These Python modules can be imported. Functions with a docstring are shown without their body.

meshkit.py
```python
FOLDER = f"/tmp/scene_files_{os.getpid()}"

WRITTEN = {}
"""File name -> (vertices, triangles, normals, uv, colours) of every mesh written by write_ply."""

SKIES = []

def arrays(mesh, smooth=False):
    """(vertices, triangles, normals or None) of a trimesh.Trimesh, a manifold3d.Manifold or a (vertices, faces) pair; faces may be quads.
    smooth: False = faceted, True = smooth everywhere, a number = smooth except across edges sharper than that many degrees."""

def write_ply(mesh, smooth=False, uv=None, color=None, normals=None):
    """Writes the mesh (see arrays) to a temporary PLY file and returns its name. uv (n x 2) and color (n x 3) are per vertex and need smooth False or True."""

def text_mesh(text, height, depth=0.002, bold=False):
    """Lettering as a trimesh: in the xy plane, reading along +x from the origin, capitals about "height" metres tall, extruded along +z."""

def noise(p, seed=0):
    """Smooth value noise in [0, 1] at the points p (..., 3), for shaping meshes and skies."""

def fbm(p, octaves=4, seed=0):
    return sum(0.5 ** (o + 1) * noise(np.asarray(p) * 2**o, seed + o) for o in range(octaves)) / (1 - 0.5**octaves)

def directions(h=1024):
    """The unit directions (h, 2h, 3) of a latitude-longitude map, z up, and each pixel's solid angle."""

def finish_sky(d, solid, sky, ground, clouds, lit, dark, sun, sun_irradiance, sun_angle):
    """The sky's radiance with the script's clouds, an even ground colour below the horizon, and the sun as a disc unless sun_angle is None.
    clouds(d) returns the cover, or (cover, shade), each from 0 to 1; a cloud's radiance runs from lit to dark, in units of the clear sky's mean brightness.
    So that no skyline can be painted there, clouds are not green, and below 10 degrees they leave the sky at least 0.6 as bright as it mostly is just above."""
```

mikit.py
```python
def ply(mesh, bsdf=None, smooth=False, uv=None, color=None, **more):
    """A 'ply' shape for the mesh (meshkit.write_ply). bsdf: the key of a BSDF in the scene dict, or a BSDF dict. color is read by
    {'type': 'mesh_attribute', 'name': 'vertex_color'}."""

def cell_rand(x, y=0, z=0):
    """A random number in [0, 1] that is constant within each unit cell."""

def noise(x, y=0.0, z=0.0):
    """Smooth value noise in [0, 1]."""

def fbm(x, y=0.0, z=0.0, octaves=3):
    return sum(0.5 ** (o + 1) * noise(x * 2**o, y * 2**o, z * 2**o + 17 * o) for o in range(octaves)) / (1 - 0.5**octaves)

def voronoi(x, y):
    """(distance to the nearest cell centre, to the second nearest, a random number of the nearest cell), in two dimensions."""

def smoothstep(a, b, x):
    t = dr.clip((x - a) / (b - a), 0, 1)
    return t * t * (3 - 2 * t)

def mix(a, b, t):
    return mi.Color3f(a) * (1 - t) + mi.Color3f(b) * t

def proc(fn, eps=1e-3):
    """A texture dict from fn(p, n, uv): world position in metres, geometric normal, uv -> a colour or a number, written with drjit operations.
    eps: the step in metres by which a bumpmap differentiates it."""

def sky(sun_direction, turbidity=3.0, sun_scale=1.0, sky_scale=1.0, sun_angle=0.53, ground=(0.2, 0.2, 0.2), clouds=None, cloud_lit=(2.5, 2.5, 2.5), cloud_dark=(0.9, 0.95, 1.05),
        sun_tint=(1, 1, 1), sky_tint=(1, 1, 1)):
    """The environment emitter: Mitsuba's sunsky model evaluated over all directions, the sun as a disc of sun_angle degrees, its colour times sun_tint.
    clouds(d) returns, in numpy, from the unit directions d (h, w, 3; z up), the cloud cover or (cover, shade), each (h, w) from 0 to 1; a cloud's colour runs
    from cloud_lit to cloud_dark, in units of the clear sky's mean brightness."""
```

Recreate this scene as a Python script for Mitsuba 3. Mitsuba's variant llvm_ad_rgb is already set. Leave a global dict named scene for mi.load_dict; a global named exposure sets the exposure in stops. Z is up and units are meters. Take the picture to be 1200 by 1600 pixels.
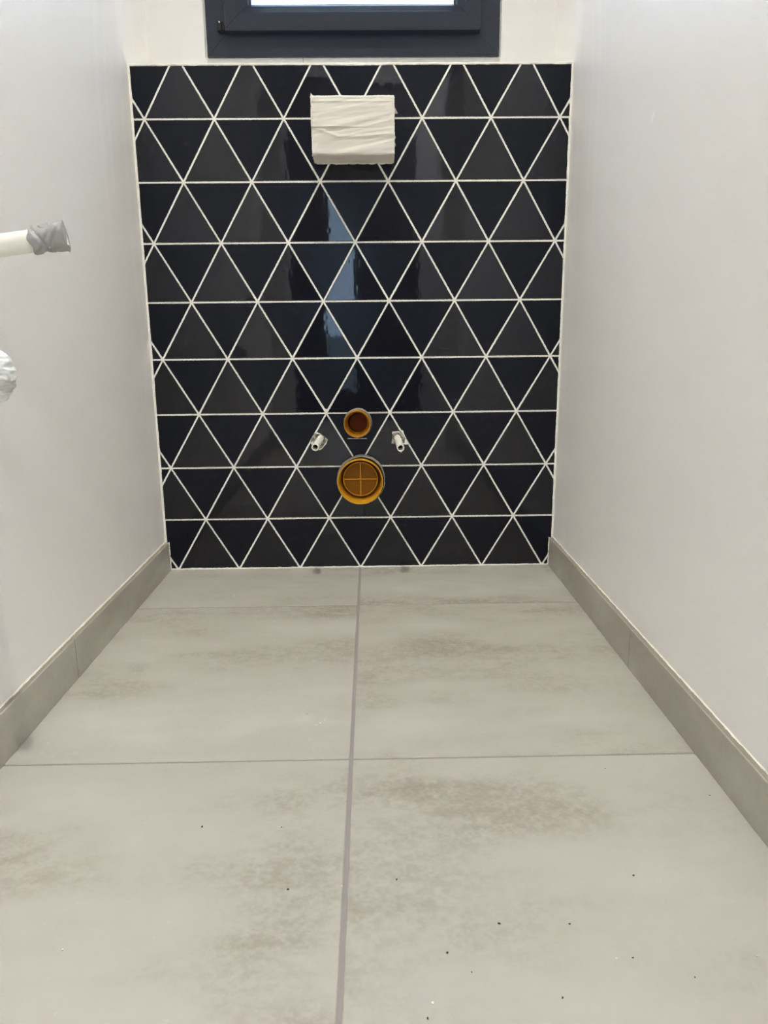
import math, random
import numpy as np, trimesh, drjit as dr, mitsuba as mi
import shapely
from shapely.geometry import Polygon, Point, box as sbox
import mikit, meshkit
from mikit import noise, fbm, smoothstep, mix, cell_rand

T = mi.ScalarTransform4f
scene, labels = {}, {}

# ------------------------------------------------------------------ camera, sky, lamp, exposure
exposure = 2.90
SKY = 5.6             # brightness of the hazy sky
LAMP = 740.0          # radiance of the recessed ceiling spot
HALL = 3.0            # radiance of the hall's ceiling panel
CAM = np.array([0.0327, -1.7657, 0.5563])
FWD, UP = np.array([0.0144, 0.9732, -0.2293]), np.array([0.0132, 0.2292, 0.9733])
scene['camera'] = {'type': 'perspective', 'fov': math.degrees(2 * math.atan(600 / 1162.66)), 'fov_axis': 'x', 'near_clip': 0.01, 'far_clip': 100.0,
                   'to_world': T().look_at(origin=CAM.tolist(), target=(CAM + FWD).tolist(), up=UP.tolist())}


def overcast(d):
    n = meshkit.fbm(d * 3.0 + 4.0, octaves=4, seed=3)
    return np.ones(d.shape[:2]), np.clip((n - 0.35) * 1.2, 0, 0.5)


scene['sky'] = mikit.sky((0.3, -0.5, 0.8), sun_scale=0.0, ground=(0.25, 0.24, 0.22), clouds=overcast,
                         cloud_lit=(SKY * 0.68, SKY * 0.97, SKY * 1.34), cloud_dark=(SKY * 0.53, SKY * 0.77, SKY * 1.10))


# ------------------------------------------------------------------ helpers
def numbered(key):
    if key not in scene and key not in labels:
        return key
    i = 1
    while f'{key}_{i:03d}' in scene or f'{key}_{i:03d}' in labels:
        i += 1
    return f'{key}_{i:03d}'


def obj(name, mesh, bsdf, parent=None, smooth=False, **more):
    key = numbered(f'{parent}__{name}' if parent else name)
    scene[key] = mikit.ply(mesh, bsdf, smooth=smooth, **more)
    return key


def struct(name, mesh, bsdf, label, smooth=False):
    key = obj(name, mesh, bsdf, None, smooth)
    labels[key] = {'label': label, 'kind': 'structure'}
    return key


def thing(name, label, cat, group=None):
    key = numbered(name)
    labels[key] = {'label': label, 'category': cat}
    if group:
        labels[key]['group'] = group
    return key


def hull(pts):
    return trimesh.convex.convex_hull(np.asarray(pts, float))


def rbox(x0, x1, y0, y1, z0, z1, b=0.0):
    if b <= 0:
        m = trimesh.creation.box((x1 - x0, y1 - y0, z1 - z0))
        m.apply_translation(((x0 + x1) / 2, (y0 + y1) / 2, (z0 + z1) / 2))
        return m
    p = []
    for x, sx in ((x0, 1), (x1, -1)):
        for y, sy in ((y0, 1), (y1, -1)):
            for z, sz in ((z0, 1), (z1, -1)):
                p += [(x, y + sy * b, z + sz * b), (x + sx * b, y, z + sz * b), (x + sx * b, y + sy * b, z)]
    return hull(p)


def join(*ms):
    return trimesh.util.concatenate(list(ms))


def xz_prism(poly, y0, y1):
    """A polygon in (x, z) as a prism from y0 to y1 (y0 < y1)."""
    out = []
    for g in getattr(poly, 'geoms', [poly]):
        m = trimesh.creation.extrude_polygon(g, y1 - y0, engine='earcut')
        v = np.array(m.vertices)
        m2 = trimesh.Trimesh(np.stack([v[:, 0], y1 - v[:, 2], v[:, 1]], 1), np.array(m.faces), process=False)
        out.append(m2)
    return join(*out)


def lathe(profile, p0, axis, n=72, closed=True, jitter=None):
    """profile: (radius, distance along the axis); closed: a ring profile that runs round once."""
    p0, a = np.asarray(p0, float), np.asarray(axis, float)
    a = a / np.linalg.norm(a)
    e1 = np.cross(a, [0, 0, 1.0] if abs(a[2]) < 0.9 else [1.0, 0, 0])
    e1 /= np.linalg.norm(e1)
    e2 = np.cross(a, e1)
    th = np.arange(n) * 2 * math.pi / n
    m = len(profile)
    v = np.zeros((m, n, 3))
    for i, (r, t) in enumerate(profile):
        rr = np.full(n, r) if jitter is None else r + jitter(th, t)
        v[i] = p0 + a * t + rr[:, None] * (np.cos(th)[:, None] * e1 + np.sin(th)[:, None] * e2)
    f = []
    for i in range(m if closed else m - 1):
        k = (i + 1) % m
        for j in range(n):
            q = (j + 1) % n
            f += [(i * n + j, i * n + q, k * n + q), (i * n + j, k * n + q, k * n + j)]
    mesh = trimesh.Trimesh(v.reshape(-1, 3), np.array(f), process=True)
    mesh.fix_normals()
    return mesh


def disc_solid(r, t0, t1, p0, axis, n=64, b=0.0006):
    return lathe([(1e-5, t0), (r - b, t0), (r, t0 + b), (r, t1 - b), (r - b, t1), (1e-5, t1)], p0, axis, n, closed=False)


def pipe_between(a, b, r, n=32):
    a, b = np.asarray(a, float), np.asarray(b, float)
    return disc_solid(r, 0, np.linalg.norm(b - a), a, b - a, n)


# ------------------------------------------------------------------ materials
def principled(color, rough, spec=0.5, **more):
    c = color if isinstance(color, dict) else {'type': 'rgb', 'value': list(color)}
    return {'type': 'principled', 'base_color': c, 'roughness': rough, 'specular': spec, **more}


def two(b):
    return {'type': 'twosided', 'bsdf': b}


def bumped(b, fn, scale=1.0, eps=1e-3):
    return {'type': 'bumpmap', 'arbitrary': mikit.proc(fn, eps), 'scale': scale, 'bsdf': b}


def roller(p, n, uv):
    return noise(p.x * 420, p.y * 420, p.z * 420) * 0.00009 + noise(p.x * 150, p.y * 150, p.z * 150) * 0.0001


def paint_color(p, n, uv):
    m = fbm(p.x * 2.2, p.y * 2.2, p.z * 2.2)
    # faint sanding streaks near the tiled end of the side walls
    s = smoothstep(0.62, 0.8, noise(p.y * 60 + 2.5 * noise(p.z * 4), p.z * 2.0, 3.0)) * smoothstep(-0.5, -0.1, p.y)
    # one filler smear on the right wall
    d = dr.sqrt(dr.square((p.y + 0.507 + (p.z - 0.884) * 0.5) / 0.008) + dr.square((p.z - 0.884) / 0.012)) + 9 * mi.Float(p.x < 0.3)
    smear = 1 - smoothstep(0.3, 1.2, d + 1.1 * (noise(p.y * 300, p.z * 200) - 0.5))
    k = 0.985 + 0.03 * m + 0.025 * s
    return mix(mi.Color3f(0.80, 0.785, 0.765) * k, (0.88, 0.87, 0.85), smear * 0.6)


scene['m_paint'] = two(bumped(principled(mikit.proc(paint_color), 0.38, 0.45), roller))
scene['m_ceiling'] = two(principled((0.82, 0.81, 0.79), 0.8, 0.3))
scene['m_grout'] = two(principled((0.87, 0.845, 0.775), 0.7, 0.3))


def glaze(p, n, uv):
    return noise(p.x * 22, p.z * 22, 2.0) * 0.00014 + noise(p.x * 170, p.z * 90, 5.0) * 0.000022


scene['m_tile_gloss'] = two(bumped(principled((0.0035, 0.0042, 0.0082), 0.035, 0.53), glaze))
scene['m_tile_satin'] = two(bumped(principled((0.0045, 0.0060, 0.0120), 0.22, 0.24), glaze))

# stained patches that belong to the stone print of the floor tiles: x, y, half lengths, strength (+ darker, - lighter)
BLOTS = [(0.167, -0.491, .11, .035, .9), (0.12, -0.925, .10, .030, 1.1), (0.25, -0.95, .10, .03, .7), (-0.288, -0.556, .15, .03, .6), (-0.394, -0.637, .06, .05, .6),
         (-0.05, -1.10, .06, .07, .9), (-0.07, -1.22, .08, .05, .7), (0.36, -1.24, .08, .06, .6), (0.40, -0.31, .12, .022, .9), (0.23, -0.62, .12, .03, .6),
         (0.02, -0.70, .03, .06, .7), (-0.143, -0.062, .2, .02, .35), (0.06, -0.90, .05, .05, .5), (-0.30, -0.43, .1, .05, .3), (0.20, -1.0, .06, .03, .6),
         (0.07, -0.76, .05, .04, -.7), (0.118, -0.40, .10, .03, -.6), (-0.20, -0.70, .12, .03, -.5), (-0.25, -0.95, .12, .06, -.4), (0.28, -1.09, .15, .05, -.4), (-0.07, -0.75, .012, .012, -1.0)]


def stone(p, n, uv):
    u, v = p.x, p.y
    c = cell_rand(dr.floor((u + 0.0016) * 1.4), dr.floor((v + 0.267) / 0.594), 1)
    o = c * 37.0
    wx, wy = u + 0.05 * fbm(u * 7, v * 12, o), v + 0.03 * fbm(u * 9, v * 14, o + 5)
    big = fbm(wx * 3.0 + o, wy * 8.0, o, octaves=4)
    streak = fbm(wx * 7.0, wy * 60.0, o + 3, octaves=3)
    fine = 0.55 * fbm(u * 95, v * 120, o, octaves=2) + 0.45 * fbm(u * 260, v * 300, o + 2, octaves=2)
    fleck = smoothstep(0.62, 0.80, fine)
    d = 1.4 * (big - 0.5) + 0.22 * (streak - 0.5) + 0.5 * (fbm(wx * 14, wy * 26, o + 8) - 0.5)
    for bx, by, sx, sy, k in BLOTS:
        q = dr.square((wx - 0.025 - bx) / (1.15 * sx)) + dr.square((wy - 0.015 - by) / (1.2 * sy))
        d += 0.40 * k * dr.exp(-q) * (0.55 + 0.9 * fbm(u * 16, v * 34, o + bx * 10))
    d += (fine - 0.5) * (0.55 + 0.9 * smoothstep(-0.1, 0.5, d))
    col = mix((0.412, 0.392, 0.342), (0.280, 0.256, 0.206), smoothstep(-0.12, 0.85, d))
    col = mix(col, (0.462, 0.444, 0.398), smoothstep(0.0, 0.7, -d))
    return mix(col * (0.96 + 0.08 * fine), (0.50, 0.485, 0.445), 0.35 * fleck)


def stone_relief(p, n, uv):
    return fbm(p.x * 120, p.y * 160, p.z * 120, octaves=2) * 0.00022


scene['m_floor_tile'] = two(bumped(principled(mikit.proc(stone), 0.46, 0.4), stone_relief))
scene['m_floor_grout'] = two(principled((0.275, 0.25, 0.238), 0.85, 0.2))


def skirting(p, n, uv):
    m = fbm(p.y * 5 + 3, p.z * 14, p.x * 9, octaves=4)
    f = fbm(p.y * 130, p.z * 130, 1.0, octaves=2)
    return mix((0.335, 0.315, 0.268), (0.42, 0.40, 0.35), smoothstep(0.3, 0.7, m)) * (0.96 + 0.08 * f)


scene['m_skirting'] = two(principled(mikit.proc(skirting), 0.42, 0.4))
scene['m_cut_edge'] = two(principled((0.27, 0.245, 0.20), 0.7, 0.2))
scene['m_caulk'] = two(principled((0.84, 0.80, 0.72), 0.5, 0.4))


def foil(p, n, uv):
    return noise(p.x * 900, p.y * 900, p.z * 900) * 0.00005


scene['m_frame'] = two(bumped(principled((0.011, 0.017, 0.033), 0.36, 0.5), foil))
scene['m_black'] = two(principled((0.012, 0.012, 0.014), 0.5, 0.4))
scene['m_steel'] = two({'type': 'roughconductor', 'alpha': 0.25, 'specular_reflectance': {'type': 'rgb', 'value': [0.85, 0.85, 0.86]}})
scene['m_pane'] = {'type': 'thindielectric', 'int_ior': 1.5}


def paper(p, n, uv):
    return noise(p.x * 130, p.y * 300, p.z * 300) * 0.00025


scene['m_cover'] = two(bumped(principled((0.72, 0.69, 0.62), 0.55, 0.3), paper))
scene['m_orange'] = two(principled((0.60, 0.30, 0.016), 0.38, 0.5))
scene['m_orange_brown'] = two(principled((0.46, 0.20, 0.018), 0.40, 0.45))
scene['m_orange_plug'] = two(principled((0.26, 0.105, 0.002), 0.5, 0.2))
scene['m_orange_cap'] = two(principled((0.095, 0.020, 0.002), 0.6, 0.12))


def cement(p, n, uv):
    m = fbm(p.x * 140, p.y * 140, p.z * 140, octaves=3)
    return mix((0.17, 0.155, 0.135), (0.52, 0.49, 0.43), smoothstep(0.3, 0.7, m))


scene['m_cement'] = two(principled(mikit.proc(cement), 0.8, 0.2))
scene['m_collar'] = two(principled((0.29, 0.265, 0.225), 0.7, 0.3))
scene['m_white_plastic'] = two(principled((0.80, 0.775, 0.70), 0.35, 0.5))
scene['m_bore'] = two(principled((0.02, 0.02, 0.02), 0.6, 0.3))
scene['m_grey_tape'] = two(principled((0.31, 0.305, 0.295), 0.45, 0.5))
scene['m_light_tape'] = two(principled((0.70, 0.69, 0.66), 0.4, 0.5))
scene['m_film'] = two(principled((0.72, 0.735, 0.73), 0.28, 0.5))
scene['m_grey_film'] = two(principled((0.57, 0.57, 0.56), 0.25, 0.5))
scene['m_door'] = two(principled((0.10, 0.10, 0.105), 0.5, 0.4))
scene['m_hall'] = two(principled((0.46, 0.455, 0.45), 0.6, 0.3))
scene['m_grit'] = two(principled((0.055, 0.045, 0.035), 0.9, 0.2))
scene['m_crumb'] = two(principled((0.85, 0.83, 0.78), 0.8, 0.2))

# ------------------------------------------------------------------ the room
XL, XR, YT, YB, YR, ZC = -0.478, 0.475, 0.0, 0.180, -2.12, 2.50   # side walls, tiled face, wall above the ledge, rear wall, ceiling
ZL = 1.126                                                     # ledge
HX0, HX1, HY = -1.25, 1.15, -3.52                                # hall behind the doorway

# floor: slab in the joint colour, every tile its own piece
floor = struct('floor', rbox(HX0, HX1, HY, 0.30, -0.12, -0.0012), 'm_floor_grout', 'floor of large beige-grey stone-look tiles with narrow grey joints')


def floor_tile(x0, x1, y0, y1, rng):
    g, k, b = 0.0025, 0.0019, 0.0009
    x0, x1, y0, y1 = x0 + g, x1 - g, y0 + k, y1 - k
    e = [rng.uniform(-0.0003, 0.0003) for _ in range(4)]
    x0, x1, y0, y1 = x0 + e[0], x1 + e[1], y0 + e[2], y1 + e[3]
    p = [(x, y, -0.008) for x in (x0, x1) for y in (y0, y1)] + [(x, y, -b) for x in (x0, x1) for y in (y0, y1)]
    p += [(x, y, 0) for x in (x0 + b, x1 - b) for y in (y0 + b, y1 - b)]
    return hull(p)


rng = random.Random(5)
XJ, YJ = -0.0016, [0.0015, -0.267, -0.861, -1.455, -2.05]
for i in range(4):
    obj('tile', floor_tile(XL - 0.004, XJ, YJ[i + 1], YJ[i], rng), 'm_floor_tile', floor)
    obj('tile', floor_tile(XJ, XR + 0.004, YJ[i + 1], YJ[i], rng), 'm_floor_tile', floor)
for x0, x1 in ((HX0, -0.5956), (-0.5956, XJ), (XJ, 0.5924), (0.5924, HX1)):
    for y0, y1 in ((-2.644, -2.05), (-3.238, -2.644), (HY, -3.238)):
        if y1 == -2.05:
            if x0 == HX0 or x1 == HX1:
                y1 = -2.22
        obj('tile', floor_tile(x0, x1, y0, y1, rng), 'm_floor_tile', floor)

CX, CY = 0.0, -0.79                                                # the ceiling's round hole for the spot
ceil = sbox(HX0 - 0.1, HY - 0.1, HX1 + 0.1, 0.30).difference(Point(CX, CY).buffer(0.0295, 12))
cm = trimesh.creation.extrude_polygon(ceil, 0.1, engine='earcut')
cm.apply_translation((0, 0, ZC))
struct('ceiling', cm, 'm_ceiling', 'plain white ceiling of the small room and hall')
struct('wall_left', rbox(XL - 0.1, XL, YR, 0.30, 0, ZC), 'm_paint', 'white painted plaster wall on the left')
struct('wall_right', rbox(XR, XR + 0.1, YR, 0.30, 0, ZC), 'm_paint', 'white painted plaster wall on the right')
DX0, DX1, DZ = -0.36, 0.40, 2.06
rear = sbox(HX0, 0, HX1, ZC).difference(sbox(DX0, -0.01, DX1, DZ))
struct('wall_front', xz_prism(rear, YR - 0.1, YR), 'm_paint', 'wall behind the camera with an open doorway')
struct('wall_hall_left', rbox(HX0 - 0.1, HX0, HY, YR - 0.1, 0, ZC), 'm_hall', 'hall wall beyond the doorway, left end')
struct('wall_hall_right', rbox(HX1, HX1 + 0.1, HY, YR - 0.1, 0, ZC), 'm_hall', 'hall wall beyond the doorway, right end')
EX0, EX1 = -0.62, 0.36
struct('wall_hall_back', xz_prism(sbox(HX0 - 0.1, 0, HX1 + 0.1, ZC).difference(sbox(EX0, -0.01, EX1, 2.15)), HY - 0.12, HY), 'm_hall', 'hall wall opposite the doorway around the entrance door')
# entrance door of the hall with a narrow glazed strip
GX0, GX1, GZ0, GZ1 = -0.262, -0.070, 0.22, 1.50
door = thing('door_1', 'dark entrance door with a narrow glazed strip', 'door')
labels[door] = {'label': 'dark entrance door with a narrow glazed strip, across the hall', 'kind': 'structure'}
obj('panel', xz_prism(sbox(EX0, 0, EX1, 2.15).difference(sbox(GX0, GZ0, GX1, GZ1)), HY - 0.09, HY - 0.03), 'm_door', door)
obj('pane', rbox(GX0 - .004, GX1 + .004, HY - 0.062, HY - 0.061, GZ0 - .004, GZ1 + .004), 'm_pane', door)
obj('handle', join(pipe_between((EX1 - 0.08, HY - 0.03, 1.03), (EX1 - 0.08, HY + 0.02, 1.03), 0.009), pipe_between((EX1 - 0.08, HY + 0.016, 1.03), (EX1 - 0.20, HY + 0.016, 1.03), 0.008)), 'm_steel', door, 30)

# ------------------------------------------------------------------ the tiled boxing with its ledge
SL = 0.15
HT = 0.9793 * SL * math.sqrt(3) / 2
BIG, SMALL = (0.0030, 0.2226), (-0.0020, 0.3594)
ROD_L, ROD_R = ((-0.0905, 0.3222), (-0.0930, 0.3211)), ((0.0926, 0.3215), (0.0948, 0.3174))     # (x, z) at the wall and at the tip
holes = [Point(*BIG).buffer(0.0552, 24), Point(*SMALL).buffer(0.0325, 24), Point(*ROD_L[0]).buffer(0.0105, 12), Point(*ROD_R[0]).buffer(0.0105, 12)]
cut = shapely.union_all(holes)
face = sbox(XL, 0.0, XR, ZL).difference(cut)
tiled = struct('wall_back_lower', join(xz_prism(face, 0.0009, 0.06), rbox(XL, XR, 0.06, YB, 0, ZL)), 'm_grout',
               'low boxed-out wall with black triangular tiles and cream joints below the window')


def tile_mesh(poly, rng, up):
    """A glazed tile with a rounded edge; the polygon in (x, z), the face near y = 0."""
    b, d = 0.0010, 0.0007
    holed = poly.intersects(cut)
    cx, cz = poly.centroid.x, poly.centroid.y
    if holed:
        m = xz_prism(poly.difference(cut), 0.0, 0.006)
    else:
        rings = []
        for off, y in ((0, 0.006), (0, d), (b * 0.35, d * 0.35), (b, 0.0)):
            q = poly.buffer(-off, join_style=2) if off else poly
            if q.is_empty or q.geom_type != 'Polygon' or len(q.exterior.coords) != len(poly.exterior.coords):
                return xz_prism(poly, 0.0, 0.006)
            c = np.array(shapely.geometry.polygon.orient(q, 1.0).exterior.coords)[:-1]
            if rings:                                            # keep the corners in step with the first ring
                c = np.roll(c, -int(np.argmin(np.linalg.norm(c - rings[0][0][:2], axis=1))), axis=0)
            rings.append([np.array((x, z, y)) for x, z in c])
        n = len(rings[0])
        v = np.array([(q[0], q[2], q[1]) for r in rings for q in r])
        f = []
        for i in range(3):
            for j in range(n):
                k = (j + 1) % n
                f += [(i * n + j, i * n + k, (i + 1) * n + k), (i * n + j, (i + 1) * n + k, (i + 1) * n + j)]
        f += [(3 * n, 3 * n + j, 3 * n + j + 1) for j in range(1, n - 1)]
        m = trimesh.Trimesh(v, np.array(f), process=False)
    v = np.array(m.vertices)
    ax, az = rng.uniform(-0.0035, 0.0035), rng.uniform(-0.004, 0.004)
    if not up:
        az -= 0.006
    v[:, 1] += (v[:, 0] - cx) * ax + (v[:, 2] - cz) * az + rng.uniform(-0.0002, 0.0002)
    m.vertices = v
    return m


rng = random.Random(11)
clip = sbox(XL + 0.0048, 0.0035, XR - 0.0045, 1.1215)
for k in range(9):
    z0, z1, s0 = k * HT, (k + 1) * HT, (k % 2) / 2
    tris = []
    for i in range(-5, 5):
        x = (i + s0) * SL
        tris.append((1, Polygon([(x, z0), (x + SL, z0), (x + SL / 2, z1)])))
        tris.append((0, Polygon([(x + SL / 2, z1), (x + 1.5 * SL, z1), (x + SL, z0)])))
    for up, t in tris:
        q = t.buffer(-0.0020, join_style=2).intersection(clip)
        if q.is_empty or q.area < 4e-5:
            continue
        q = q.simplify(1e-5)
        obj('tile', tile_mesh(q, rng, up), 'm_tile_gloss' if up else 'm_tile_satin', tiled)


def ragged(p0, p1, w, d, n, seed, out, side):
    """An uneven bead of grout from p0 to p1: w wide along 'side', standing d along 'out'."""
    p0, p1, out, side = (np.asarray(a, float) for a in (p0, p1, out, side))
    t = np.linspace(0, 1, n)
    c = p0 + (p1 - p0) * t[:, None]
    L = np.linalg.norm(p1 - p0)
    q = np.stack([t * L * 90, t * 0 + seed, t * 0], 1)
    w1 = w * (0.55 + 0.9 * meshkit.fbm(q, 3, seed))
    d1 = d * (0.6 + 0.8 * meshkit.fbm(q + 9, 3, seed))
    prof = [(0.0, 0.0), (0.0, 0.75), (0.35, 1.0), (0.75, 0.8), (1.0, 0.0)]
    v = np.stack([c + side * (w1 * a)[:, None] + out * (d1 * b)[:, None] for a, b in prof], 1).reshape(-1, 3)
    m, f = len(prof), []
    for i in range(n - 1):
        for j in range(m):
            k = (j + 1) % m
            f += [(i * m + j, (i + 1) * m + j, (i + 1) * m + k), (i * m + j, (i + 1) * m + k, i * m + k)]
    f += [(0, j, j + 1) for j in range(1, m - 1)] + [((n - 1) * m, (n - 1) * m + j + 1, (n - 1) * m + j) for j in range(1, m - 1)]
    mesh = trimesh.Trimesh(v, np.array(f), process=False)
    mesh.fix_normals()
    return mesh


# top edge, the two side joints and the joint at the floor
obj('grout_bead', ragged((XL, 0.0014, ZL), (XR, 0.0014, ZL), 0.0052, 0.0022, 320, 1, (0, -1, 0), (0, 0, -1)), 'm_grout', tiled)
obj('grout_bead', ragged((XL, 0.0014, 0.07), (XL, 0.0014, ZL), 0.0056, 0.0022, 160, 2, (0, -1, 0), (1, 0, 0)), 'm_grout', tiled)
obj('grout_bead', ragged((XR, 0.0014, 0.07), (XR, 0.0014, ZL), 0.0052, 0.0022, 160, 3, (0, -1, 0), (-1, 0, 0)), 'm_grout', tiled)
obj('grout_bead', ragged((XL, 0.0014, 0.0), (XR, 0.0014, 0.0), 0.0042, 0.0030, 200, 4, (0, -1, 0), (0, 0, 1)), 'm_grout', tiled)

# ------------------------------------------------------------------ wall above the ledge and the window
WX0, WX1, WZ1 = -0.3455, 0.3465, 2.105
upper = struct('wall_back_upper', xz_prism(sbox(XL - .1, 0, XR + .1, ZC).difference(sbox(WX0, ZL - .005, WX1, WZ1)), YB, 0.30), 'm_paint', 'white painted wall strip around the window above the ledge')
FX0, FX1, FZ0, FZ1 = -0.3405, 0.3425, 1.1968, 2.098
ring = sbox(WX0, ZL - .005, WX1, WZ1).difference(sbox(FX0 + .01, FZ0 + .01, FX1 - .01, FZ1 - .01))
XS = -0.1188
obj('lining_board', xz_prism(ring.intersection(sbox(-1, 0, XS - 0.0006, 3)), 0.188, 0.26), 'm_paint', upper)
obj('lining_board', xz_prism(ring.intersection(sbox(XS + 0.0006, 0, 1, 3)), 0.1883, 0.26), 'm_paint', upper)

win = numbered('window_1')
labels[win] = {'label': 'anthracite tilt window above the tiled ledge, cut off by the top of the picture', 'kind': 'structure'}


def mitred_bar(rect, prof, side, gap=0.00035):
    """One bar of a picture-frame, mitred at both ends. prof: (inward distance, y), a closed convex-ish loop."""
    x0, x1, z0, z1 = rect
    ends = {'bottom': ((x0, z0, 1, 1), (x1, z0, -1, 1)), 'top': ((x1, z1, -1, -1), (x0, z1, 1, -1)),
            'left': ((x0, z1, 1, -1), (x0, z0, 1, 1)), 'right': ((x1, z0, -1, 1), (x1, z1, -1, -1))}[side]
    v = []
    for e, (x, z, dx, dz) in enumerate(ends):
        o = ends[1 - e]
        along = np.sign(np.array([o[0] - x, o[1] - z])) * gap
        v += [(x + dx * t + along[0], y, z + dz * t + along[1]) for t, y in prof]
    n = len(prof)
    f = []
    for j in range(n):
        k = (j + 1) % n
        f += [(j, k, n + k), (j, n + k, n + j)]
    cap = trimesh.creation.triangulate_polygon(Polygon(prof), engine='earcut')[1]
    f += [tuple(c) for c in cap] + [tuple(n + c[::-1]) for c in cap]
    m = trimesh.Trimesh(np.array(v), np.array(f), process=False)
    m.fix_normals()
    return m


f_prof = [(0.0, 0.255), (0.0, 0.1805), (0.0025, 0.178), (0.0555, 0.178), (0.0575, 0.180), (0.0575, 0.255)]
s_prof = [(0.0, 0.215), (0.0, 0.1565), (0.0035, 0.153), (0.036, 0.1535), (0.0385, 0.1555), (0.0530, 0.166), (0.0570, 0.172), (0.0570, 0.215)]
SX0, SX1, SZ0, SZ1 = -0.2940, 0.2946, 1.2438, 2.052
for s in ('bottom', 'top', 'left', 'right'):
    obj('frame_bar', mitred_bar((FX0, FX1, FZ0, FZ1), f_prof, s), 'm_frame', win)
obj('frame_backing', xz_prism(sbox(FX0 + .002, FZ0 + .002, FX1 - .002, FZ1 - .002).difference(sbox(FX0 + .056, FZ0 + .056, FX1 - .056, FZ1 - .056)), 0.200, 0.254), 'm_black', win)
for s in ('bottom', 'top', 'left', 'right'):
    obj('sash_bar', mitred_bar((SX0, SX1, SZ0, SZ1), s_prof, s), 'm_frame', win)
g = 0.053
obj('pane', rbox(SX0 + g, SX1 - g, 0.1835, 0.1843, SZ0 + g, SZ1 - g), 'm_pane', win)
gk = [(0.0560, 0.1735), (0.0600, 0.1765), (0.0600, 0.183), (0.0560, 0.183)]
obj('glazing_gasket', join(*[mitred_bar((SX0, SX1, SZ0, SZ1), gk, s, 0) for s in ('bottom', 'top', 'left', 'right')]), 'm_black', win)
hc = obj('hinge_cap', join(disc_solid(0.0068, 0, 0.019, (-0.3065, 0.168, 1.246), (0, 0, 1)), rbox(-0.312, -0.2945, 0.165, 0.1795, 1.247, 1.263, 0.002)), 'm_black', win, 35)
labels[hc] = {'label': 'small black hinge cap at the lower left corner of the sash'}
obj('pin', disc_solid(0.0022, 0, 0.004, (-0.3062, 0.1620, 1.2618), (0, -0.2, 1), 20), 'm_steel', hc, 30)
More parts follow.
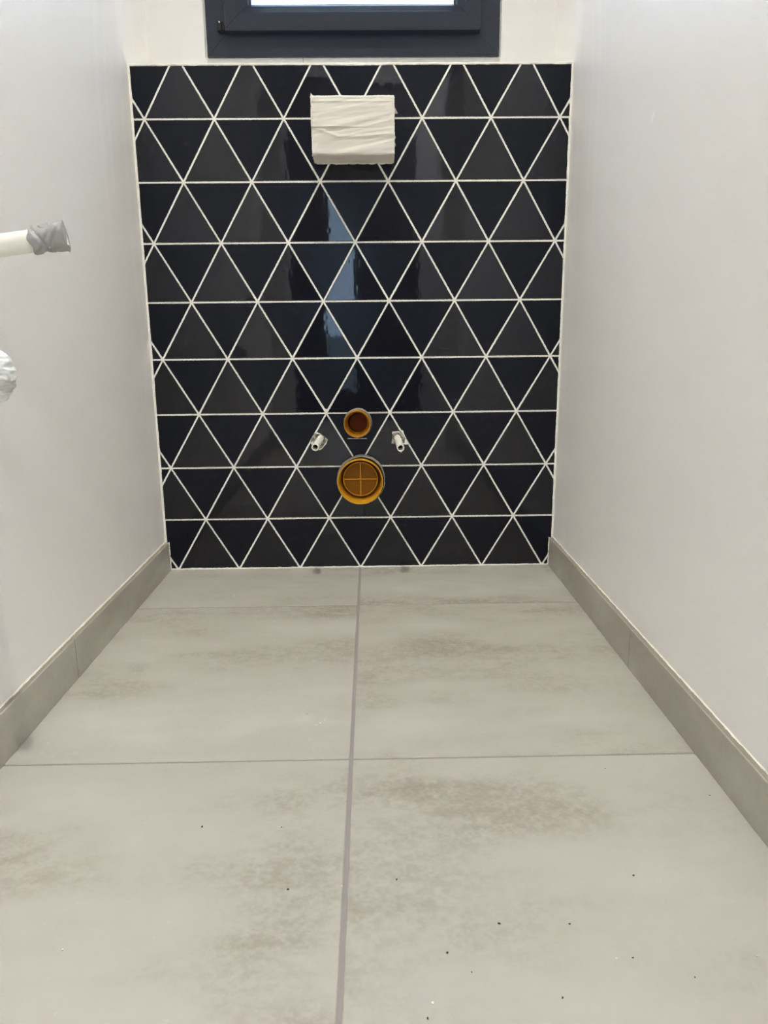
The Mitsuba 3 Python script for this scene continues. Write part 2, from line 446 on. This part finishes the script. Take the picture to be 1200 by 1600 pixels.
handle = obj('handle', join(rbox(SX1 - 0.033, SX1 - 0.008, 0.143, 0.1537, 1.58, 1.66, 0.003), rbox(SX1 - 0.030, SX1 - 0.011, 0.120, 0.146, 1.60, 1.62, 0.003), rbox(SX1 - 0.030, SX1 - 0.011, 0.110, 0.124, 1.50, 1.62, 0.004)), 'm_black', win)

# ------------------------------------------------------------------ skirting tiles along both side walls


def skirting_tile(xw, s, y0, y1, rng):
    """xw: the wall's face, s: +1 when the room lies towards +x."""
    z1, th, c = 0.0712 + rng.uniform(-0.0008, 0.0008), 0.0095 + rng.uniform(-0.0005, 0.0005), 0.0013
    y0, y1 = y0 + 0.0009, y1 - 0.0009
    p = []
    for y in (y0, y1):
        p += [(xw - s * 0.002, y, 0.0006), (xw + s * th, y, 0.0006), (xw + s * th, y, z1 - c), (xw + s * (th - c), y, z1), (xw - s * 0.002, y, z1)]
    top = rbox(min(xw, xw + s * (th - c - 0.0003)), max(xw, xw + s * (th - c - 0.0003)), y0 + 0.0004, y1 - 0.0004, z1 - 0.002, z1 + 0.00025)
    return hull(p), top


rng = random.Random(8)
for side, xw, s, joint in (('left', XL, 1, -0.5985), ('right', XR, -1, -0.592)):
    cuts = [-0.0015, joint, joint - 0.594, joint - 1.188, YR]
    cuts = [c for c in cuts if c >= YR]
    key = f'baseboard_{side}'
    labels[key] = {'label': f'beige-grey tile skirting along the foot of the {side} wall', 'kind': 'structure'}
    for a, b in zip(cuts[:-1], cuts[1:]):
        body, top = skirting_tile(xw, s, b, a, rng)
        t = obj('tile', body, 'm_skirting', key)
        obj('cut_edge', top, 'm_cut_edge', t)
    obj('joint_filler', rbox(min(xw, xw + s * 0.0070), max(xw, xw + s * 0.0070), YR, -0.002, 0.0008, 0.0690), 'm_floor_grout', key)
    c = obj('caulk', ragged((xw, YR, 0.0708), (xw, -0.001, 0.0708), 0.0022, 0.0021, 420, 5 + s, (0, 0, 1), (s, 0, 0)), 'm_caulk', key)
    labels[c] = {'label': 'uneven white caulk line on top of the skirting'}
    obj('caulk', ragged((xw + s * 0.0092, -0.0018, 0.001), (xw + s * 0.0088, -0.0018, 0.0718), 0.0028, 0.0022, 40, 8, (0, -1, 0), (-s * -1.0, 0, 0)), 'm_caulk', key)

# ------------------------------------------------------------------ wrapped box over the flush opening
cover = thing('flush_opening_cover', 'cream crinkled paper box taped over the flush opening, high on the black tiled wall', 'cover')
CX0, CX1, CZ0, CZ1, CD = -0.0855, 0.0875, 0.9275, 1.0400, 0.080


def cover_mesh():
    nx = 90
    path, r = [], 0.004
    path += [(-y, CZ1 - 0.0015 * y / CD) for y in np.linspace(0.0, CD - r, 14)]
    path += [(-(CD - r) - r * math.sin(a), CZ1 - r + r * math.cos(a)) for a in np.linspace(0.2, math.pi / 2, 4)]
    path += [(-CD - 0.0005 * math.sin(t * math.pi), CZ1 - r - (CZ1 - CZ0 - 2 * r) * t) for t in np.linspace(0.01, 0.99, 72)]
    path += [(-(CD - r) - r * math.cos(a), CZ0 + r - r * math.sin(a)) for a in np.linspace(0, math.pi / 2 - 0.2, 4)]
    path += [(-y, CZ0) for y in np.linspace(CD - r, 0.0, 14)]
    P = np.array(path)
    tan = np.gradient(P, axis=0)
    tan /= np.linalg.norm(tan, axis=1, keepdims=True)
    nor = np.stack([tan[:, 1], -tan[:, 0]], 1)                   # outwards
    s = np.r_[0, np.cumsum(np.linalg.norm(np.diff(P, axis=0), axis=1))]
    u = np.linspace(0, 1, nx)
    U, S = np.meshgrid(u, s)
    X = CX0 + (CX1 - CX0) * U
    Z = np.repeat(P[:, 1:], nx, 1)
    front = np.repeat((P[:, 0] < -CD + 0.003)[:, None], nx, 1).astype(float)
    q = np.stack([X * 7, S * 80 + X * 14, X * 0], -1)
    n1 = meshkit.fbm(q, 3, 4)
    ridg = 1 - np.abs(2 * n1 - 1)
    h = 0.0027 * (ridg - 0.6) + 0.0009 * (meshkit.fbm(np.stack([X * 35, S * 60, X * 0], -1), 3, 7) - 0.5)
    # gathered folds towards both sides
    edge = np.exp(-((U) / 0.10) ** 2) + np.exp(-((1 - U) / 0.12) ** 2)
    h += edge * 0.0020 * (meshkit.fbm(np.stack([X * 4, S * 330 + X * 300, X * 0], -1), 2, 9) - 0.5)
    # the overlapping sheet: its lower edge stands off on the left half
    zc = 0.9795 + 0.0006 * np.sin(X * 90)
    k = 1 / (1 + np.exp((X - 0.000) / 0.009))
    h += front * (0.0034 * k + 0.0004 * (1 - k)) * (Z > zc) * np.exp(-np.maximum(Z - zc, 0) / 0.022)
    zc2 = 0.962 + 0.35 * np.maximum(-0.03 - X, 0) + 0.00 * X + 0.05 * np.maximum(X, 0)
    h += front * 0.0016 * np.exp(-((Z - zc2) / 0.0035) ** 2)
    h += front * 0.0012 * np.exp(-((Z - (CZ1 - 0.011)) / 0.0022) ** 2)
    h *= np.clip(np.minimum(U, 1 - U) / 0.02, 0.25, 1)
    wall = np.clip(-np.repeat(P[:, :1], nx, 1) / 0.008, 0, 1)
    h *= wall
    Y = P[:, :1] + h * nor[:, :1]
    Z = P[:, 1:] + h * nor[:, 1:]
    X = X + 0.0012 * (meshkit.noise(np.stack([U * 0 + np.round(U) * 9, S * 90, U * 0], -1), 3) - 0.5) * np.abs(2 * U - 1) ** 6
    m = len(P)
    v = np.stack([X, Y, Z], -1).reshape(-1, 3)
    f = []
    for i in range(m - 1):
        for j in range(nx - 1):
            a = i * nx + j
            f += [(a, a + nx, a + nx + 1), (a, a + nx + 1, a + 1)]
    for j in (0, nx - 1):
        c = len(v)
        v = np.vstack([v, [[v[j][0], -CD / 2, (CZ0 + CZ1) / 2]]])
        for i in range(m - 1):
            f.append((c, i * nx + j, (i + 1) * nx + j) if j == 0 else (c, (i + 1) * nx + j, i * nx + j))
    mesh = trimesh.Trimesh(v, np.array(f), process=False)
    return mesh


obj('wrapper', cover_mesh(), 'm_cover', cover, 40)


def flap(pts, t=0.0006):
    p = np.array(pts, float)
    n = np.cross(p[1] - p[0], p[2] - p[0])
    n = n / np.linalg.norm(n) * t
    return hull(np.vstack([p, p + n]))


for pts in ([(CX0 - .001, -0.078, CZ1 - .004), (CX0 + .005, -0.079, CZ1 + .0005), (CX0 + .0015, -0.077, CZ1 + .005)],
            [(CX1 - .001, -0.070, CZ1 - .018), (CX1 - .001, -0.062, CZ1 - .031), (CX1 + .0075, -0.066, CZ1 - .031), (CX1 + .003, -0.070, CZ1 - .024)],
            [(CX1 - .001, -0.072, CZ0 + .042), (CX1 - .001, -0.060, CZ0 + .030), (CX1 + .003, -0.066, CZ0 + .036)],
            [(CX1 - .001, -0.074, CZ0 + .026), (CX1 - .001, -0.062, CZ0 + .016), (CX1 + .003, -0.070, CZ0 + .020)]):
    obj('tape_flap', flap(pts), 'm_cover', cover)
obj('tape_edge', ragged((CX0 + 0.004, 0.0, CZ0 + 0.0015), (CX1 - 0.002, 0.0, CZ0 + 0.0015), 0.004, 0.003, 60, 12, (0, -1, 0), (0, 0, -1)), 'm_cover', cover)

# ------------------------------------------------------------------ orange pipe sleeves
AX = (0, -1, 0)
big = thing('drain_pipe_sleeve', 'large orange plastic drain pipe sleeve with a cross-ribbed plug, lowest on the tiled wall', 'pipe')
pb = (BIG[0], 0.0, BIG[1])
R = 0.0546
obj('sleeve', lathe([(R - .0004, -0.045), (R - .0004, 0.0385), (R - .001, 0.040), (R - .0026, 0.040), (R - .0034, 0.0390), (0.0485, 0.004), (0.0480, -0.010), (0.0480, -0.045)], pb, AX, 96), 'm_orange', big, 40)
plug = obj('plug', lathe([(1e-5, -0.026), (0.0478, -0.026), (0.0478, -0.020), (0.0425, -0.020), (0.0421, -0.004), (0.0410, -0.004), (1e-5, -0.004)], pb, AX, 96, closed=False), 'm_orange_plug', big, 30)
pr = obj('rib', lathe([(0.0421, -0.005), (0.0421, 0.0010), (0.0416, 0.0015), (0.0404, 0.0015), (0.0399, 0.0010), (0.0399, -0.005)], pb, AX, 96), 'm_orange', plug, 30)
obj('rib', rbox(BIG[0] - 0.0016, BIG[0] + 0.0016, -0.0012, 0.005, BIG[1] - 0.0405, BIG[1] + 0.0405, 0.0004), 'm_orange', plug)
obj('rib', rbox(BIG[0] - 0.0405, BIG[0] + 0.0405, -0.0012, 0.005, BIG[1] - 0.0016, BIG[1] + 0.0016, 0.0004), 'm_orange', plug)
jit = lambda th, t: 0.0007 * np.sin(3 * th + 1) + 0.0003 * np.sin(7 * th) + 0.0002 * np.sin(15 * th + 40 * t)
c = obj('collar', lathe([(0.0556, -0.001), (0.0580, -0.001), (0.0578, 0.022), (0.0568, 0.027), (0.0556, 0.027)], (BIG[0] + 0.0018, 0.0, BIG[1] + 0.0016), AX, 96, jitter=jit), 'm_collar', big, 30)
labels[c] = {'label': 'grey collar round the back of the sleeve'}
small = thing('flush_pipe_sleeve', 'small orange plastic pipe sleeve with a dark brown cap, above the larger one', 'pipe')
ps = (SMALL[0], 0.0, SMALL[1])
R = 0.0315
obj('sleeve', lathe([(R, -0.045), (R, 0.0388), (R - .0006, 0.040), (R - .0018, 0.040), (R - .0025, 0.0390), (0.0262, 0.014), (0.0225, 0.003), (0.0222, -0.045)], ps, AX, 80), 'm_orange_brown', small, 40)
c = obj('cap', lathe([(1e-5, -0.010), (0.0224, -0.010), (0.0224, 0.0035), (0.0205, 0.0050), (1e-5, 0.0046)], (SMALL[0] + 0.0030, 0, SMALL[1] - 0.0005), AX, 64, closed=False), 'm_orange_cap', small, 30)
labels[c] = {'label': 'dark brown round cap inside the sleeve'}
c = obj('collar', lathe([(0.0317, -0.001), (0.0335, -0.001), (0.0328, 0.022), (0.0317, 0.023)], (SMALL[0] + 0.0012, 0, SMALL[1]), AX, 64, jitter=lambda th, t: 0.4 * jit(th, t)), 'm_collar', small, 30)
labels[c] = {'label': 'grey-beige collar behind the sleeve rim'}
c = obj('clip', rbox(SMALL[0] - .0245, SMALL[0] + .0225, -0.0030, -0.0004, SMALL[1] - .0392, SMALL[1] - .0374, 0.0005), 'm_steel', small)
labels[c] = {'label': 'thin metal clip edge under the sleeve'}

# ------------------------------------------------------------------ white rod tubes either side
PATCH = {'l': [(-.1025, .3350), (-.0974, .3365), (-.0884, .3318), (-.0805, .3256), (-.0736, .3190), (-.0768, .3103), (-.0874, .2971), (-.0946, .2941), (-.1046, .3004), (-.1144, .3122), (-.1110, .3229)],
         'r': [(.0810, .3359), (.0912, .3363), (.1034, .3397), (.1064, .3356), (.1094, .3254), (.1145, .3162), (.1195, .3059), (.1042, .3055), (.0859, .3073), (.0788, .3089), (.0819, .3227)]}
LIPS = {'l': [[(-.1025, .3350), (-.0974, .3365), (-.0884, .3322), (-.0890, .3305), (-.0976, .3342), (-.1015, .3330)], [(-.1144, .3122), (-.1100, .3140), (-.1070, .3090), (-.1095, .3070), (-.1120, .3085)],
              [(-.0874, .2971), (-.0768, .3103), (-.0736, .3190), (-.0752, .3187), (-.0785, .3110), (-.0885, .2985)], [(-.0946, .2941), (-.0874, .2971), (-.0890, .2995), (-.0950, .2965)]],
        'r': [[(.0800, .3364), (.0912, .3366), (.0985, .3360), (.0980, .3345), (.0912, .3350), (.0822, .3345), (.0818, .3300), (.0803, .3300)], [(.1120, .3215), (.1195, .3059), (.1042, .3055), (.1040, .3075), (.1095, .3085), (.1100, .3150)],
              [(.1000, .3397), (.1064, .3390), (.1085, .3300), (.1130, .3215), (.1110, .3200), (.1060, .3300), (.1010, .3370)]]}
for w, rod, lab in (('l', ROD_L, 'white plastic rod tube sticking out of the tiled wall left of the orange sleeves'), ('r', ROD_R, 'white plastic rod tube sticking out of the tiled wall right of the orange sleeves')):
    t = thing('rod_tube', lab, 'tube')
    a, b = np.array([rod[0][0], 0.02, rod[0][1]]), np.array([rod[1][0], -0.14, rod[1][1]])
    a[[0, 2]] += (a - b)[[0, 2]] * 0.02 / 0.14
    L = np.linalg.norm(b - a)
    obj('tube', lathe([(0.0083, 0), (0.0083, L - 0.0006), (0.0078, L), (0.0062, L), (0.0057, L - 0.0006), (0.0057, 0)], a, b - a, 40), 'm_white_plastic', t, 35)
    k = obj('bore_plug', disc_solid(0.0056, 0.0, L - 0.03, a, b - a, 32), 'm_bore', t, 30)
    labels[k] = {'label': 'black threaded rod end deep inside the tube'}
    if w == 'r':
        d = (b - a) / L
        e = b + np.array([0.0003, 0.0, -0.0072])
        obj('burr', hull([e + (-.003, .001, .001), e + (.003, .001, .001), e + (.0005, .0002, -.0035), e + (-.002, .004, .0005), e + (.002, .004, .0005)]), 'm_white_plastic', t)
    poly = Polygon(PATCH[w]).buffer(0.0006).difference(Point(*rod[0]).buffer(0.0100))
    k = obj('mortar_patch', xz_prism(poly, -0.0013, 0.001), 'm_cement', t)
    labels[k] = {'label': 'rough grey mortar patch around the hole'}
    obj('mortar_lip', join(*[xz_prism(Polygon(q).buffer(0.0), -0.0030, 0.0005) for q in LIPS[w]]), 'm_grout', t)

# ------------------------------------------------------------------ taped pipe stub and wrapped stub on the left wall
pipe = thing('pipe_stub', 'off-white plastic pipe with its end bound in grey tape, sticking out of the left wall', 'pipe')
e0, e1 = np.array([-0.482, -0.829, 0.6550]), np.array([-0.3360, -0.800, 0.6795])
L = np.linalg.norm(e1 - e0)
obj('tube', lathe([(0.0133, 0), (0.0133, L - 0.004), (0.0128, L - 0.003), (0.0115, L - 0.003), (0.0112, L - 0.004), (0.0112, 0)], e0, e1 - e0, 48), 'm_white_plastic', pipe, 35)


def tape_wrap():
    rs = np.random.RandomState(2)
    prof = [(0.0160, t) for t in np.linspace(L - 0.040, L - 0.001, 48)]

    def jit(th, t):
        q = np.stack([np.cos(th) * 1.6, np.sin(th) * 1.6, np.full_like(th, t * 90)], 1)
        k = meshkit.fbm(q, 3, 5) - 0.5
        r = 0.0035 * k + 0.0012 * np.sin(th * 2 + t * 160)
        w = (th + math.pi) % (2 * math.pi) - math.pi
        for c0, sl, dep in ((0.012, 0.010, 0.0017), (0.029, -0.007, 0.0014), (0.021, 0.013, 0.0013)):
            e = (L - t - c0) - sl * w                            # creases running askew round the wrap
            r = r - dep * np.exp(-(e / 0.0020) ** 2) + 0.5 * dep * np.exp(-((e - 0.0045) / 0.0022) ** 2)
        if t > L - 0.002:
            r = r + 0.0012
        return r

    # ragged inner edge of the wrap
    m = lathe(prof + [(0.0040, L + 0.0008), (1e-5, L + 0.0004)], e0, e1 - e0, 88, closed=False, jitter=lambda th, t: jit(th, t) * (1 if t < L else 0.2))
    v = np.array(m.vertices)
    a = (e1 - e0) / L
    t = (v - e0) @ a
    w = np.clip((L - 0.030 - t) / 0.010, 0, 1)
    v += np.outer(w * 0.010 * (meshkit.noise(v * 95, 3) - 0.45), a)
    m.vertices = v
    return m


tw = obj('tape_wrap', tape_wrap(), 'm_grey_tape', pipe, 35)
labels[tw] = {'label': 'crumpled grey tape bound round the pipe end'}
a = (e1 - e0) / L
up_ = np.array([0, 0, 1.0]) - a * a[2]
up_ /= np.linalg.norm(up_)
sd = np.cross(a, up_)
if sd[1] > 0:
    sd = -sd


def at(t, u, s):
    return e0 + a * (L + t) + up_ * u + sd * s


obj('tape_flap', flap([at(-0.030, 0.0165, 0.004), at(-0.018, 0.0172, 0.004), at(-0.016, 0.0125, 0.010), at(-0.025, 0.0118, 0.010)]), 'm_grey_tape', tw)
obj('tape_flap', flap([at(-0.006, 0.0155, 0.004), at(-0.001, 0.0170, 0.004), at(0.0015, -0.012, 0.008), at(-0.004, -0.010, 0.012)]), 'm_light_tape', tw)
obj('tape_flap', flap([at(-0.022, -0.0155, 0.003), at(0.001, -0.0140, 0.003), at(-0.001, -0.011, 0.010), at(-0.018, -0.0115, 0.010)]), 'm_grey_tape', tw)

stub = thing('wrapped_pipe_stub', 'white film-wrapped pipe stub low on the left wall, at the picture edge', 'pipe')
w0, w1 = np.array([-0.482, -0.835, 0.5170]), np.array([-0.4170, -0.850, 0.5165])
obj('tube', pipe_between(w0, w1, 0.013), 'm_white_plastic', stub, 35)


def film_mesh():
    m = trimesh.creation.icosphere(subdivisions=5)
    v = np.array(m.vertices)
    d = (w1 - w0) / np.linalg.norm(w1 - w0)
    q = v * np.array([1.1, 1.1, 3.2])
    rid = 1 - np.abs(2 * meshkit.fbm(q + 3, 3, 6) - 1)
    r = 1 + 0.22 * (rid - 0.6) + 0.03 * (meshkit.fbm(v * 7, 2, 8) - 0.5)
    r += 0.14 * np.exp(-((v[:, 2] + 0.95) / 0.12) ** 2) * (v[:, 0] > -0.4)
    v = v * r[:, None] * np.array([0.0225, 0.025, 0.0290])
    m.vertices = v + w1 + np.array([-0.0035, 0.0, 0.0])
    return m


scene_film = film_mesh()
fm = obj('film_wrap', scene_film, 'm_film', stub, 45)
labels[fm] = {'label': 'crumpled translucent white film'}
v = np.array(scene_film.vertices) - (w1 + np.array([-0.0035, 0, 0]))
wob = 0.004 * (meshkit.fbm(v * 190, 2, 4) - 0.5)
k = np.where((v[:, 0] + wob > 0.012) & (v[:, 2] + 0.35 * v[:, 0] + 2 * wob < 0.004) & (v[:, 2] + wob > -0.022))[0]
sel = np.isin(np.array(scene_film.faces), k).all(1)
patch = trimesh.Trimesh(np.array(scene_film.vertices) + v * 0.02, np.array(scene_film.faces)[sel], process=False)
patch.remove_unreferenced_vertices()
pk = obj('tape_patch', patch, 'm_grey_film', stub, 45)
labels[pk] = {'label': 'greyish shiny tape on the right side of the wrap'}
obj('tape_band', lathe([(0.0150, 0), (0.0158, 0.001), (0.0158, 0.012), (0.0150, 0.013)], w0 + (w1 - w0) * 0.52, w1 - w0, 40), 'm_grey_tape', stub, 30)

# ------------------------------------------------------------------ recessed ceiling spot (above the picture)
lamp = thing('ceiling_spot', 'small round recessed spot lamp in the ceiling of the small room', 'lamp')
LX, LY = 0.0, -0.79
obj('ring', lathe([(0.027, 0.0), (0.043, 0.0), (0.043, -0.003), (0.040, -0.005), (0.029, -0.005), (0.027, -0.003)], (LX, LY, ZC), (0, 0, 1), 64), 'm_white_plastic', lamp, 30)
obj('can', lathe([(0.0275, -0.002), (0.0295, -0.002), (0.0295, 0.030), (1e-5, 0.030), (1e-5, 0.028), (0.0275, 0.028)], (LX, LY, ZC), (0, 0, 1), 48), 'm_collar', lamp, 30)
scene[lamp + '__bulb'] = {'type': 'disk', 'to_world': T().translate([LX, LY, ZC + 0.026]).rotate([1, 0, 0], 180).scale(0.020), 'bsdf': {'type': 'ref', 'id': 'm_white_plastic'},
                          'emitter': {'type': 'area', 'radiance': {'type': 'rgb', 'value': [LAMP * 1.03, LAMP * 1.0, LAMP * 0.91]}}}

# flat panel lamp on the hall's ceiling, behind the camera
panel = thing('ceiling_panel', 'long flat white panel lamp on the ceiling of the hall', 'lamp')
obj('housing', rbox(-0.27, 0.97, -2.97, -2.33, ZC - 0.04, ZC, 0.004), 'm_white_plastic', panel)
scene[panel + '__diffuser'] = mikit.ply(rbox(-0.25, 0.95, -2.95, -2.35, ZC - 0.046, ZC - 0.041), 'm_white_plastic', emitter={'type': 'area', 'radiance': {'type': 'rgb', 'value': [HALL * 0.99, HALL * 1.0, HALL * 1.04]}})

# ------------------------------------------------------------------ grit and plaster crumbs on the floor
rng = random.Random(3)
dark = [(.3338, -.8947), (.4442, -.9571), (.0523, -1.093), (.3025, -1.0935), (.1497, -1.1561), (.2178, -1.158), (.0959, -1.1894), (.1156, -1.2113), (.3129, -1.222), (.2652, -1.1998), (.0725, -1.2572), (-.0716, -.7356), (-.1723, -.9991), (-.0791, -1.003), (-.0607, -1.1037), (.19, -1.24)]
white = [(-.2634, -1.1767), (.3793, -1.2007), (.078, -1.2426), (-.0503, -.7632), (-.2781, -.1965), (.010, -.4609), (-.044, -.755), (-.056, -.770), (-.0055, -1.10), (.25, -1.2)]


def crumbs(pts, s0, s1):
    out = []
    for x, y in pts:
        s = rng.uniform(s0, s1)
        p = np.array([[rng.gauss(0, 1) for _ in range(3)] for _ in range(12)])
        p = p / np.linalg.norm(p, axis=1, keepdims=True) * s * np.array([rng.uniform(0.7, 1.2), rng.uniform(0.7, 1.2), 0.6])
        p[:, 2] -= p[:, 2].min()
        out.append(hull(p + np.array([x, y, -0.0001])))
    return join(*out)


g1 = obj('floor_grit', crumbs(dark, 0.0008, 0.0016), 'm_grit')
labels[g1] = {'label': 'scattered dark specks of grit on the beige floor tiles', 'category': 'grit', 'kind': 'stuff'}
g2 = obj('plaster_crumbs', crumbs(white, 0.0008, 0.0017), 'm_crumb')
labels[g2] = {'label': 'scattered white plaster crumbs on the beige floor tiles', 'category': 'crumbs', 'kind': 'stuff'}
